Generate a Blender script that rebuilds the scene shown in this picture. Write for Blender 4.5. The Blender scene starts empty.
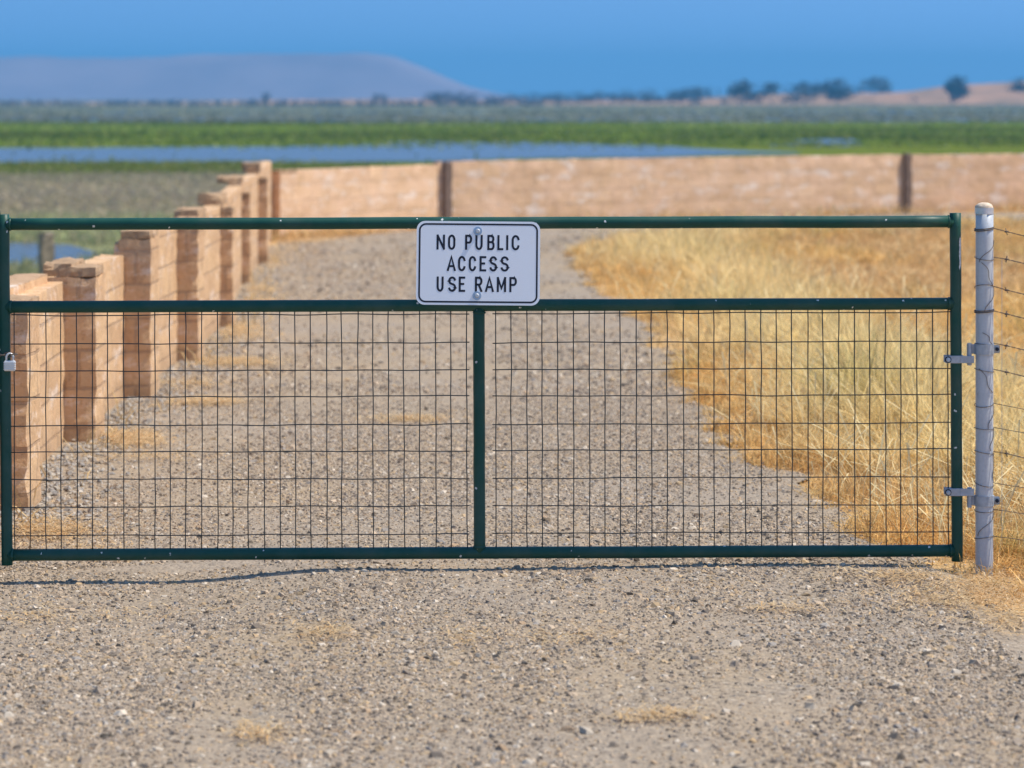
import bpy, bmesh, math, random
import numpy as np
from mathutils import Vector, Matrix, noise as mnoise

random.seed(7); rng = np.random.default_rng(7)
S = bpy.context.scene
COL = S.collection
R = math.radians
CAM_H, D, F, HY = 1.78, 12.0, 3168.0, 97.0      # eye height, gate distance, focal length in px, horizon row
SUN_EL, SUN_AZ = 59.0, 1.5                      # elevation; azimuth from +X towards +Y
MARSH = -1.4

def at(px, py, Y):                              # a point of the place, at distance Y
    return Vector(((px-512)*Y/F, Y, CAM_H-(py-HY)*Y/F))
def G(px, py, dy=0.0):
    p = at(px, py, D); p.y += dy; return p

# ------------------------------------------------------------------ materials
def mat(name):
    m = bpy.data.materials.new(name); m.use_nodes = True
    nt = m.node_tree; b = nt.nodes['Principled BSDF']
    return m, nt, b
class N:                                        # tiny node helper
    def __init__(s, nt): s.nt = nt
    def n(s, t, **k):
        x = s.nt.nodes.new(t)
        for a, v in k.items(): setattr(x, a, v)
        return x
    def l(s, a, b): s.nt.links.new(a, b)
    def obj(s): return s.n('ShaderNodeTexCoord').outputs['Object']
    def geo(s): return s.n('ShaderNodeNewGeometry').outputs['Position']
    def noise(s, vec, scale, detail=4, rough=.55, dist=0):
        x = s.n('ShaderNodeTexNoise'); x.inputs['Scale'].default_value = scale
        x.inputs['Detail'].default_value = detail; x.inputs['Roughness'].default_value = rough
        x.inputs['Distortion'].default_value = dist
        if vec is not None: s.l(vec, x.inputs['Vector'])
        return x.outputs['Fac']
    def vor(s, vec, scale, feature='F1'):
        x = s.n('ShaderNodeTexVoronoi', feature=feature); x.inputs['Scale'].default_value = scale
        if vec is not None: s.l(vec, x.inputs['Vector'])
        return x
    def ramp(s, fac, stops, interp='LINEAR'):
        x = s.n('ShaderNodeValToRGB'); x.color_ramp.interpolation = interp
        e = x.color_ramp.elements
        while len(e) < len(stops): e.new(.5)
        for i, (p, c) in enumerate(stops):
            e[i].position = p
            e[i].color = (c, c, c, 1) if isinstance(c, (int, float)) else (*c, 1)
        s.l(fac, x.inputs['Fac']); return x.outputs['Color']
    def mix(s, fac, a, b, mode='MIX'):
        x = s.n('ShaderNodeMix', data_type='RGBA', blend_type=mode)
        for sock, v in ((x.inputs['Factor'], fac), (x.inputs['A'], a), (x.inputs['B'], b)):
            if isinstance(v, (int, float)): sock.default_value = v if sock.name == 'Factor' else (v, v, v, 1)
            elif isinstance(v, tuple): sock.default_value = (*v, 1)
            else: s.l(v, sock)
        # RGBA sockets share names with float ones: pick the right ones
        return x
    def mixc(s, fac, a, b, mode='MIX'):
        x = s.n('ShaderNodeMix', data_type='RGBA', blend_type=mode)
        fi, ai, bi = x.inputs[0], x.inputs[6], x.inputs[7]
        for sock, v in ((fi, fac), (ai, a), (bi, b)):
            if isinstance(v, (int, float)): sock.default_value = v if sock is fi else (v, v, v, 1)
            elif isinstance(v, tuple): sock.default_value = (*v, 1)
            else: s.l(v, sock)
        return x.outputs[2]
    def math(s, op, a, b=0.0):
        x = s.n('ShaderNodeMath', operation=op)
        for i, v in enumerate((a, b)):
            if isinstance(v, (int, float)): x.inputs[i].default_value = v
            else: s.l(v, x.inputs[i])
        return x.outputs[0]
    def bump(s, h, strength, dist, b, normal=None):
        x = s.n('ShaderNodeBump'); x.inputs['Strength'].default_value = strength
        x.inputs['Distance'].default_value = dist; s.l(h, x.inputs['Height'])
        if normal is not None: s.l(normal, x.inputs['Normal'])
        s.l(x.outputs['Normal'], b.inputs['Normal']); return x.outputs['Normal']

def m_simple(name, col, rough=.6, metal=0.0, var=.15, scale=30, bump=0.0, spec=.4):
    m, nt, b = mat(name); q = N(nt); v = q.obj()
    n = q.noise(v, scale, 5)
    c = q.mixc(n, tuple(x*(1-var) for x in col), tuple(min(1, x*(1+var)) for x in col))
    q.l(c, b.inputs['Base Color']); b.inputs['Roughness'].default_value = rough
    b.inputs['Metallic'].default_value = metal; b.inputs['Specular IOR Level'].default_value = spec
    if bump: q.bump(n, bump, .003, b)
    return m

def m_gate_paint():
    m, nt, b = mat('dark_green_paint'); q = N(nt); v = q.geo()
    n = q.noise(v, 14, 6)
    base = q.mixc(n, (.005, .052, .037), (.010, .080, .056))
    # dust film
    dust = q.ramp(q.noise(v, 5, 6, .65), [(.45, 0.0), (.8, .2)])
    base = q.mixc(dust, base, (.20, .20, .17))
    # sparse chips: bare primer
    x = q.vor(v, 31); rnd = q.math('GREATER_THAN', q.n('ShaderNodeSeparateColor').outputs[0], .78)
    sep = rnd.node.inputs[0].links[0].from_node; q.l(x.outputs['Color'], sep.inputs[0])
    jag = q.math('ADD', x.outputs['Distance'], q.math('MULTIPLY', q.noise(v, 150, 3), .40))
    spot = q.math('MULTIPLY', q.math('LESS_THAN', jag, .34), rnd)
    base = q.mixc(spot, base, (.62, .64, .60))
    q.l(base, b.inputs['Base Color'])
    b.inputs['Specular IOR Level'].default_value = .3
    rr = q.ramp(n, [(.3, .38), (.7, .55)]); q.l(rr, b.inputs['Roughness'])
    q.bump(q.noise(v, 60, 4), .12, .002, b)
    return m

def m_galv():
    m, nt, b = mat('galvanised_steel'); q = N(nt); v = q.geo()
    x = q.vor(v, 90); n = q.noise(v, 9, 6, .6)
    c = q.mixc(n, (.38, .42, .46), (.57, .61, .65))
    c = q.mixc(.25, c, q.ramp(x.outputs['Distance'], [(0, .74), (1, .50)]))
    st = q.n('ShaderNodeMapping'); st.inputs['Scale'].default_value = (22, 22, 2.2); q.l(v, st.inputs['Vector'])
    streak = q.ramp(q.noise(st.outputs[0], 2, 5, .7), [(.55, 0.0), (.75, .5)])
    c = q.mixc(q.math('MULTIPLY', streak, .6), c, (.24, .23, .24))
    rust = q.ramp(q.math('ADD', q.math('MULTIPLY', q.noise(st.outputs[0], 3.3, 5, .7), .6), q.math('MULTIPLY', q.noise(v, 45, 4, .7), .4)), [(.58, 0.0), (.66, .55)])
    c = q.mixc(rust, c, (.30, .22, .15))
    q.l(c, b.inputs['Base Color']); b.inputs['Metallic'].default_value = .12
    q.l(q.ramp(n, [(.3, .42), (.7, .62)]), b.inputs['Roughness'])
    q.bump(n, .15, .003, b)
    return m

def m_block(name, courses=True, chalk=0.0):
    m, nt, b = mat(name); q = N(nt); v = q.obj()
    sx = q.n('ShaderNodeSeparateXYZ'); q.l(v, sx.inputs[0])
    cx = q.n('ShaderNodeCombineXYZ')
    q.l(q.math('ADD', sx.outputs[0], sx.outputs[1]), cx.inputs[0]); q.l(sx.outputs[2], cx.inputs[1])
    wob = q.n('ShaderNodeVectorMath', operation='ADD')
    nz = q.n('ShaderNodeTexNoise'); nz.inputs['Scale'].default_value = 7; q.l(v, nz.inputs['Vector'])
    sc = q.n('ShaderNodeVectorMath', operation='SCALE'); sc.inputs['Scale'].default_value = .012
    q.l(nz.outputs['Color'], sc.inputs[0]); q.l(cx.outputs[0], wob.inputs[0]); q.l(sc.outputs[0], wob.inputs[1])
    br = q.n('ShaderNodeTexBrick'); br.offset = .5
    q.l(wob.outputs[0], br.inputs['Vector'])
    br.inputs['Scale'].default_value = 1.0; br.inputs['Brick Width'].default_value = .4
    br.inputs['Row Height'].default_value = .2; br.inputs['Mortar Size'].default_value = .009
    br.inputs['Mortar Smooth'].default_value = .3; br.inputs['Bias'].default_value = 0
    br.inputs['Color1'].default_value = (.73, .47, .25, 1); br.inputs['Color2'].default_value = (.58, .355, .185, 1)
    br.inputs['Mortar'].default_value = (.44, .285, .17, 1)
    big = q.noise(v, 2.2, 6, .6); fine = q.noise(v, 38, 5, .7); mid = q.noise(v, 11, 5, .65)
    c = q.mixc(q.ramp(big, [(.35, 0.0), (.7, .6)]), br.outputs['Color'], (.60, .375, .225))
    c = q.mixc(q.ramp(mid, [(.45, 0.0), (.75, .4)]), c, (.70, .49, .28))
    c = q.mixc(q.ramp(fine, [(.30, .6), (.47, 0.0)]), c, (.33, .185, .09))
    # efflorescence: chalky patches and runs
    stv = q.n('ShaderNodeMapping'); stv.inputs['Scale'].default_value = (1.0, 1.0, 2.4); q.l(v, stv.inputs['Vector'])
    ef = q.ramp(q.math('ADD', q.math('MULTIPLY', q.noise(stv.outputs[0], 2.0 if chalk else 2.8, 7, .7), .8), q.math('MULTIPLY', fine, .2)), [(.53 if chalk else .54, 0.0), (.64 if chalk else .68, .7 if chalk else .8)])
    if chalk: c = q.mixc(q.ramp(q.noise(stv.outputs[0], 1.6, 7, .7), [(.38, .1), (.66, chalk)]), c, (.86, .575, .375))
    c = q.mixc(ef, c, (.88, .77, .66))
    if not courses: c = q.mixc(q.ramp(q.noise(v, 24, 5, .7), [(.38, .75), (.62, 0.0)]), c, (.30, .175, .095))
    splash = q.ramp(q.math('ADD', sx.outputs[2], q.math('MULTIPLY', q.noise(v, 5, 5), .25)), [(.22, .55), (.42, 0.0)])
    c = q.mixc(splash, c, (.36, .245, .15))
    q.l(c, b.inputs['Base Color']); b.inputs['Roughness'].default_value = .92
    b.inputs['Specular IOR Level'].default_value = .15
    h = q.math('ADD', q.math('MULTIPLY', fine, .6), q.math('ADD', q.math('MULTIPLY', mid, .9), q.math('MULTIPLY', br.outputs["Fac"], -.65)))
    q.bump(h, .8, .012, b)
    return m

def m_gravel():
    m, nt, b = mat('gravel'); q = N(nt); v = q.geo()
    cols = [(0, (.08, .065, .05)), (.16, (.20, .165, .125)), (.38, (.305, .245, .18)), (.6, (.365, .295, .22)), (.8, (.41, .315, .21)), (1, (.54, .47, .38))]
    cols = [(p_, (r_*.98, g_*.95, b_*.90)) for p_, (r_, g_, b_) in cols]
    def layer(scale):
        x = q.vor(v, scale); sp = q.n('ShaderNodeSeparateColor'); q.l(x.outputs['Color'], sp.inputs[0])
        return x, q.ramp(sp.outputs[0], cols)
    x1, c1 = layer(70); x2, c2 = layer(31); x3, c3 = layer(150)
    c = q.mixc(.45, c1, c3)
    c = q.mixc(q.math('MULTIPLY', q.math('LESS_THAN', x2.outputs['Distance'], .42), .7), c, c2)
    dust = q.ramp(q.noise(v, 1.3, 7, .62), [(.38, 0.0), (.68, .75)])
    c = q.mixc(dust, c, (.385, .288, .185))
    grey = q.ramp(q.noise(v, .55, 5, .6), [(.40, 0.0), (.62, .5)])
    c = q.mixc(grey, c, (.31, .262, .215))
    q.l(c, b.inputs['Base Color']); b.inputs['Roughness'].default_value = .95
    b.inputs['Specular IOR Level'].default_value = .1
    h = q.math('ADD', q.math('MULTIPLY', x2.outputs['Distance'], -.8), q.math('ADD', q.math('MULTIPLY', x1.outputs['Distance'], -.5), q.noise(v, 6, 6)))
    q.bump(h, .7, .012, b)
    return m

def m_pebble():
    m, nt, b = mat('loose_stone'); q = N(nt)
    at_ = q.n('ShaderNodeAttribute', attribute_name='tint')
    c = q.mixc(q.ramp(q.noise(q.geo(), 220, 3), [(.3, 0.0), (.7, .35)]), at_.outputs['Color'], (.40, .33, .25))
    q.l(c, b.inputs['Base Color']); b.inputs['Roughness'].default_value = .9; b.inputs['Specular IOR Level'].default_value = .2
    return m

def m_blade(name, trans=.25):
    m, nt, b = mat(name); q = N(nt)
    at_ = q.n('ShaderNodeAttribute', attribute_name='tint')
    q.l(at_.outputs['Color'], b.inputs['Base Color']); b.inputs['Roughness'].default_value = .7
    b.inputs['Specular IOR Level'].default_value = .2
    t = q.n('ShaderNodeBsdfTranslucent'); q.l(at_.outputs['Color'], t.inputs['Color'])
    mx = q.n('ShaderNodeMixShader'); mx.inputs[0].default_value = trans
    out = nt.nodes['Material Output']
    q.l(b.outputs[0], mx.inputs[1]); q.l(t.outputs[0], mx.inputs[2]); q.l(mx.outputs[0], out.inputs['Surface'])
    return m

def m_ground():
    m, nt, b = mat('open_ground'); q = N(nt); v = q.geo()
    sx = q.n('ShaderNodeSeparateXYZ'); q.l(v, sx.inputs[0])
    X, Y, Z = sx.outputs
    # dry levee soil and thatch
    n1 = q.noise(v, 1.1, 7, .62); n2 = q.noise(v, 34, 5, .7)
    dry = q.ramp(n1, [(.3, (.44, .28, .135)), (.5, (.56, .37, .175)), (.7, (.48, .31, .17))])
    dry = q.mixc(q.ramp(n2, [(.35, .5), (.5, 0.0)]), dry, (.24, .15, .075))
    # marsh: bands of plants by distance from the levee
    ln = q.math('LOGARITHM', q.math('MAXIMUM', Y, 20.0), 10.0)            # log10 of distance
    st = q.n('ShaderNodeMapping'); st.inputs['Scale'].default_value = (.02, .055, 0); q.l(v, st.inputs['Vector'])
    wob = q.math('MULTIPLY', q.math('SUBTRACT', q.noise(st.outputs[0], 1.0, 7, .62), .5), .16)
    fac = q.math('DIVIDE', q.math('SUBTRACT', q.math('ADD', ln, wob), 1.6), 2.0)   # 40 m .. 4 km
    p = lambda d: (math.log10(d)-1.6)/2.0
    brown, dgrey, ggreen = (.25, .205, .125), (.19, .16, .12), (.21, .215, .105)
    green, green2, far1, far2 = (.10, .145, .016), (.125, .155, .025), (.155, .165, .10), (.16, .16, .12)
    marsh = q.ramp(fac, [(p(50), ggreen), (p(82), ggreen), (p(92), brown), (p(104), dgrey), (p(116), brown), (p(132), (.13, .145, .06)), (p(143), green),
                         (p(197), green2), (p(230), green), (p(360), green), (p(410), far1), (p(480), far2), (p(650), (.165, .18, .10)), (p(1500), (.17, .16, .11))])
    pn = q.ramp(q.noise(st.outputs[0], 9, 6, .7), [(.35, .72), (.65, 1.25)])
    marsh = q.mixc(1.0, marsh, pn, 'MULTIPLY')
    lv = q.n('ShaderNodeMapRange'); lv.inputs['From Min'].default_value = -1.2; lv.inputs['From Max'].default_value = -.25
    q.l(q.math('ADD', Z, q.math('MULTIPLY', q.math('SUBTRACT', n1, .5), .5)), lv.inputs['Value'])
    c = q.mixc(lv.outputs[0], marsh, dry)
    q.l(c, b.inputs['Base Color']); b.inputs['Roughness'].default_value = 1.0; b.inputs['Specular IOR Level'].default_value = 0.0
    q.bump(q.math('ADD', n1, n2), .5, .02, b)
    return m

def m_water():
    m, nt, b = mat('still_water'); q = N(nt); v = q.geo()
    b.inputs['Base Color'].default_value = (.08, .085, .085, 1); b.inputs['Specular IOR Level'].default_value = .35; b.inputs['Roughness'].default_value = .18
    b.inputs['IOR'].default_value = 1.33
    mp = q.n('ShaderNodeMapping'); mp.inputs['Scale'].default_value = (.5, 1.6, 1); q.l(v, mp.inputs['Vector'])
    q.bump(q.noise(mp.outputs[0], 1.5, 4), .5, .15, b)
    return m

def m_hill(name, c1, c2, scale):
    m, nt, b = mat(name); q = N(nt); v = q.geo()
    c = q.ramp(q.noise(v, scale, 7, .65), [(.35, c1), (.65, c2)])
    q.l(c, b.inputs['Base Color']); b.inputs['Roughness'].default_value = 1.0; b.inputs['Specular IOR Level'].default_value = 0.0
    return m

M_GATE = m_gate_paint(); M_GALV = m_galv()
M_STRAP = m_simple('dull_zinc_plate', (.40, .44, .48), .5, .25, .35, 55, .4)
M_WIRE = m_simple('weathered_wire', (.050, .062, .060), .55, .5, .3, 80)
M_RUST = m_simple('rusty_wire', (.16, .125, .10), .75, .35, .4, 120)
M_BLOCK = m_block('split_face_block')
M_CAPB = m_block('rough_cap_block', False); M_BLOCK2 = m_block('sun_bleached_block', True, .85)
M_DARKB = m_simple('dark_stained_block', (.17, .115, .085), .95, 0, .4, 9, .6)
M_GRAVEL = m_gravel(); M_PEB = m_pebble()
M_GRASS = m_blade('dry_grass', .42); M_REED = m_blade('marsh_plants', .4); M_LEAF = m_blade('tree_leaves', .1)
M_GROUND = m_ground(); M_WATER = m_water()
M_SIGN = m_simple('white_sign_sheet', (.90, .91, .93), .5, 0, .02, 9, spec=.5)
M_INK = m_simple('black_sign_ink', (.012, .012, .022), .45, 0, .2, 30)
M_ZINC = m_simple('zinc_bolt', (.42, .50, .58), .4, .6, .2, 60)
M_LOCK = m_simple('lock_steel', (.74, .72, .69), .35, .3, .15, 120, .2)
M_CONC = m_simple('pale_concrete', (.66, .53, .39), .95, 0, .45, 70, .9)
M_NAVY = m_simple('dark_post_paint', (.008, .014, .03), .5, 0, .3, 20)
M_CHIP = m_simple('bare_primer', (.66, .68, .66), .6, 0, .15, 90)
M_WOOD = m_simple('weathered_timber', (.30, .24, .165), .95, 0, .4, 14, .6)
M_BARK = m_simple('bark', (.10, .075, .055), .95, 0, .3, 10)
M_BLUFF = m_hill('bare_bluff', (.20, .15, .09), (.50, .28, .16), .045)
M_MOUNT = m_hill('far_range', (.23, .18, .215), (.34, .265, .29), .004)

# ------------------------------------------------------------------ object helpers
def link(o, parent=None):
    COL.objects.link(o)
    if parent is not None: o.parent = parent
    return o
def obj(name, bm, m, parent=None, smooth=False):
    me = bpy.data.meshes.new(name); bm.normal_update(); bm.to_mesh(me); bm.free()
    me.materials.append(m)
    if smooth: me.polygons.foreach_set('use_smooth', [True]*len(me.polygons))
    return link(bpy.data.objects.new(name, me), parent)
def tag(o, label=None, cat=None, group=None, kind=None):
    if label: o['label'] = label
    if cat: o['category'] = cat
    if group: o['group'] = group
    if kind: o['kind'] = kind
    return o
def thing(name, label, cat, loc=(0, 0, 0), group=None):
    o = bpy.data.objects.new(name, None); o.empty_display_size = .2; link(o); o.location = loc
    return tag(o, label, cat, group)
def np_mesh(name, V, Fc, m, tint=None, parent=None, smooth=False):
    me = bpy.data.meshes.new(name); V = np.asarray(V, np.float32); Fc = np.asarray(Fc, np.int32)
    n, k = Fc.shape
    me.vertices.add(len(V)); me.vertices.foreach_set('co', V.ravel())
    me.loops.add(n*k); me.loops.foreach_set('vertex_index', Fc.ravel())
    me.polygons.add(n); me.polygons.foreach_set('loop_start', np.arange(0, n*k, k, dtype=np.int32))
    me.polygons.foreach_set('use_smooth', np.full(n, smooth))
    me.update(calc_edges=True)
    if tint is not None:
        a = me.attributes.new('tint', 'FLOAT_COLOR', 'POINT')
        a.data.foreach_set('color', np.concatenate([tint, np.ones((len(tint), 1))], 1).astype(np.float32).ravel())
    me.materials.append(m)
    return link(bpy.data.objects.new(name, me), parent)
def tube(bm, pts, r, seg=12, cap=True):
    pts = [Vector(p) for p in pts]; rings = []
    ref = None
    for i, p in enumerate(pts):
        t = (pts[min(i+1, len(pts)-1)]-pts[max(i-1, 0)]).normalized()
        if ref is None: ref = t.orthogonal().normalized()
        ref = (ref-t*ref.dot(t)).normalized(); bt = t.cross(ref)
        rr = r[i] if isinstance(r, (list, tuple)) else r
        rings.append([bm.verts.new(p+ref*math.cos(2*math.pi*k/seg)*rr+bt*math.sin(2*math.pi*k/seg)*rr) for k in range(seg)])
    for a, b in zip(rings, rings[1:]):
        for k in range(seg): bm.faces.new((a[k], a[(k+1) % seg], b[(k+1) % seg], b[k]))
    if cap: bm.faces.new(rings[0][::-1]); bm.faces.new(rings[-1])
    return bm
def box(bm, c, s, bev=0.0, rot=None):
    r = bmesh.ops.create_cube(bm, size=1)['verts']
    M = Matrix.Translation(c) @ (rot or Matrix()) @ Matrix.Diagonal((*s, 1))
    bmesh.ops.transform(bm, matrix=M, verts=r)
    if bev:
        es = list({e for v in r for e in v.link_edges})
        bmesh.ops.bevel(bm, geom=es, offset=bev, segments=2, affect='EDGES', profile=.5)
    return bm
def ring_band(bm, c, r0, r1, h, seg=20):
    c = Vector(c); P = []
    for k in range(seg):
        a = 2*math.pi*k/seg; d = Vector((math.cos(a), math.sin(a), 0))
        P.append([bm.verts.new(c+d*rr+Vector((0, 0, z))) for rr, z in ((r0, -h/2), (r1, -h/2), (r1, h/2), (r0, h/2))])
    for k in range(seg):
        a, b = P[k], P[(k+1) % seg]
        for j in range(4): bm.faces.new((a[j], b[j], b[(j+1) % 4], a[(j+1) % 4]))
    return bm
def rough_box(lx, ly, lz, res, amp, seed):
    """block-work body, origin at base centre: faces subdivided and pushed about so no edge is dead straight"""
    bm = bmesh.new(); nx, ny, nz = (max(2, int(round(l/res))) for l in (lx, ly, lz))
    vd = {}
    def V(i, j, k):
        if (i, j, k) not in vd:
            p = Vector((lx*(i/nx-.5), ly*(j/ny-.5), lz*k/nz))
            q = Vector((p.x*9+seed*3.1, p.y*9, p.z*9))
            d = mnoise.noise_vector(q)*amp + mnoise.noise_vector(q*3.3)*amp*.8
            ed_ = sum((i in (0, nx), j in (0, ny), k in (0, nz)))
            if ed_ > 1: d -= Vector((p.x/lx*2, p.y/ly*2, p.z/lz*2-1))*amp*2.2*max(0, mnoise.noise(q*1.7+Vector((seed, 0, 4))))*1.5
            if k == 0: d.z = 0
            vd[i, j, k] = bm.verts.new(p+d)
        return vd[i, j, k]
    def quad(*a): bm.faces.new([V(*x) for x in a])
    for i in range(nx):
        for k in range(nz):
            quad((i, 0, k), (i+1, 0, k), (i+1, 0, k+1), (i, 0, k+1)); quad((i, ny, k+1), (i+1, ny, k+1), (i+1, ny, k), (i, ny, k))
    for j in range(ny):
        for k in range(nz):
            quad((0, j, k+1), (0, j+1, k+1), (0, j+1, k), (0, j, k)); quad((nx, j, k), (nx, j+1, k), (nx, j+1, k+1), (nx, j, k+1))
    for i in range(nx):
        for j in range(ny):
            quad((i, j, nz), (i+1, j, nz), (i+1, j+1, nz), (i, j+1, nz)); quad((i, j+1, 0), (i+1, j+1, 0), (i+1, j, 0), (i, j, 0))
    return bm

# ------------------------------------------------------------------ terrain
WALL = [(-2.31, -30.0), (-2.31, 12.4), (-2.25, 13.66), (-2.31, 16.34), (-2.295, 18.73), (-2.25, 21.3), (-2.255, 24.5), (-2.57, 30.1), (-2.70, 33.7),
        (-3.0, 39.5), (-1.0, 43.1), (5.95, 48.6), (14.0, 53.2), (60.0, 74.0), (3000.0, 90.0)]
def wall_dist(X, Y):                            # >0 on the levee side
    X = np.asarray(X, float); Y = np.asarray(Y, float)
    best = np.full(X.shape, 1e9); sgn = np.ones(X.shape)
    for (ax, ay), (bx, by) in zip(WALL, WALL[1:]):
        dx, dy = bx-ax, by-ay; L2 = dx*dx+dy*dy
        t = np.clip(((X-ax)*dx+(Y-ay)*dy)/L2, 0, 1)
        d = np.hypot(X-ax-t*dx, Y-ay-t*dy)
        s = np.sign((X-ax)*dy-(Y-ay)*dx)
        m = d < best-1e-9; best = np.where(m, d, best); sgn = np.where(m, s, sgn)
    return best*np.where(sgn == 0, 1, sgn)
def sstep(x, a, b): t = np.clip((x-a)/(b-a), 0, 1); return t*t*(3-2*t)
def level(X, Y):
    d = wall_dist(X, Y)
    z = MARSH*sstep(-d, .35, 4.5)
    dip = -.078*sstep(-X, .62, 1.35)*np.exp(-((Y-11.4)/1.6)**2)*(X > -3)
    und = .012*np.sin(X*2.3+Y*.7)*np.sin(Y*.9-X*.4)*(d > -.3)*np.exp(-((Y-9)/9)**2)
    return z+dip+und - .018*(X > 1.6)*np.exp(-((Y-12)/2)**2)
def edge_x(Y):                                  # right edge of the gravel
    ys = [0, 7.5, 9.5, 11.0, 12.3, 13.0, 14.0, 15.3, 16.4, 17.9, 22.3, 25.5, 27.8, 35.2, 38, 41]
    xs = [3.4, 3.0, 2.2, 1.72, 1.60, 1.47, 1.36, 1.24, 1.13, 1.13, 1.07, 1.0, .86, .62, .9, 2.4]
    return np.interp(Y, ys, xs)
def edge_r(X, Y):
    return edge_x(Y)+.10*np.sin(Y*3.1)*np.sin(Y*1.27+1)+.05*np.sin(Y*7.7)+.04*np.sin(Y*17.3+1)*np.sin(Y*5.1)
def on_road(X, Y):
    main = (X < edge_r(X, Y)) & (Y < 41)
    d = wall_dist(X, Y)
    return (main | ((Y > 37.5) & (d < 3.6+.25*np.sin(X*1.9)))) & (d > -.2)

ax = np.concatenate([-np.geomspace(2600, 12.5, 34), np.arange(-12, 16.01, .2), np.geomspace(16.5, 2600, 34)])
ay = np.concatenate([np.linspace(-300, -8, 8), np.arange(-6, 60.01, .2), np.geomspace(60.6, 4700, 60)])
gx, gy = np.meshgrid(ax, ay); gz = level(gx, gy)-.014
V = np.stack([gx, gy, gz], -1).reshape(-1, 3); nx, ny = len(ax), len(ay)
ii = (np.arange(ny-1)[:, None]*nx+np.arange(nx-1)[None]).ravel()
tag(np_mesh('ground', V, np.stack([ii, ii+1, ii+1+nx, ii+nx], 1), M_GROUND, smooth=True), kind='structure')

# the gravel track: rows across, then along the far wall
rows = np.arange(-6, 37.6, .2); U = np.linspace(0, 1, 30)
Vr = []
for y in rows:
    xl = np.interp(y, [p[1] for p in WALL[:10]], [p[0] for p in WALL[:10]])-.06 if y > 12.4 else -3.6
    xr = float(edge_r(0, y))
    X = xl+(xr-xl)*U; Vr.append(np.stack([X, np.full(30, y), level(X, np.full(30, y))], -1))
Vr = np.concatenate(Vr); ii = (np.arange(len(rows)-1)[:, None]*30+np.arange(29)[None]).ravel()
quads = [np.stack([ii, ii+1, ii+31, ii+30], 1)]
# bend: from the last row round to the far stretch
last = Vr[-30:, :2]
segs = []
for t in np.linspace(0, 1, 30)[1:]:
    a = np.array([(-2.95+t*1.95, 38.0+t*5.0)]); b = np.array([(.70+t*.9+t*t*2.4, 37.7+t*2.7)])
    segs.append(a+(b-a)*U[:, None])
for t in np.linspace(0, 1, 30)[1:]:
    a = np.array([(-1.0+t*6.95, 43.0+t*5.5)]); b = np.array([(4.0+t*5.0, 40.4+t*4.4)])
    segs.append(a+(b-a)*U[:, None])
for t in np.linspace(0, 1, 30)[1:]:
    a = np.array([(5.95+t*16, 48.5+t*1.5)]); b = np.array([(9.0+t*13, 44.8+t*1.8)])
    segs.append(a+(b-a)*U[:, None])
base = len(Vr)-30
Vb = np.concatenate(segs); Vb = np.concatenate([Vb, level(Vb[:, 0], Vb[:, 1])[:, None]], 1)
Vr = np.concatenate([Vr, Vb])
ii = (base+np.arange(len(segs))[:, None]*30+np.arange(29)[None]).ravel()
quads.append(np.stack([ii, ii+1, ii+31, ii+30], 1))
tag(np_mesh('gravel_road', Vr, np.concatenate(quads), M_GRAVEL, smooth=True), kind='structure')

# water sheets
def water(front, back):
    n = len(front); V = []
    for j, t in enumerate((0, .5, 1)):
        for f, b in zip(front, back): V.append(((f[0]+(b[0]-f[0])*t), f[1]+(b[1]-f[1])*t, MARSH+.012))
    Fq = [(j*n+i, j*n+i+1, (j+1)*n+i+1, (j+1)*n+i) for j in range(2) for i in range(n-1)]
    return tag(np_mesh('water', V, Fq, M_WATER), kind='structure')
def strip(pts, n=90, jag=.035, seed=0):          # pts: (px, py_back, py_front)
    px = np.linspace(pts[0][0], pts[-1][0], n); r = np.random.default_rng(seed)
    pb = np.interp(px, [p[0] for p in pts], [p[1] for p in pts]); pf = np.interp(px, [p[0] for p in pts], [p[2] for p in pts])
    def w(a):
        dist = (CAM_H-MARSH)*F/(a-HY)
        s = sum(np.sin(px*k*.013*r.uniform(.7, 1.3)+r.uniform(0, 6))/k for k in (1, 2, 5, 9, 17))
        dist = dist*(1+jag*s*.5); return np.stack([(px-512)*dist/F, dist], 1)
    return water(w(pf), w(pb))
strip([(-260, 148, 165), (0, 148, 164.5), (300, 146.5, 162), (420, 142, 160.5), (560, 141, 158.5), (640, 143, 158), (700, 149, 156), (780, 152, 154.5), (800, 153, 154)], jag=.022, seed=3)
strip([(770, 146, 146.4), (800, 139.8, 146), (850, 139, 146), (862, 143, 145)], n=20, jag=.01, seed=5)
strip([(-300, 119.5, 121.5), (150, 118.5, 121.5), (430, 119.5, 121.0), (640, 118.5, 121.0), (900, 118.8, 121.3), (1300, 119.5, 121.0)], n=120, jag=.03, seed=8)
strip([(-200, 112.6, 113.6), (300, 112.3, 113.7), (700, 112.4, 113.5), (1250, 112.2, 113.4)], n=120, jag=.03, seed=11)
strip([(-90, 250, 262), (-20, 244, 267), (30, 242.5, 267), (70, 245, 266), (96, 252, 262)], n=30, jag=.01, seed=12)

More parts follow.
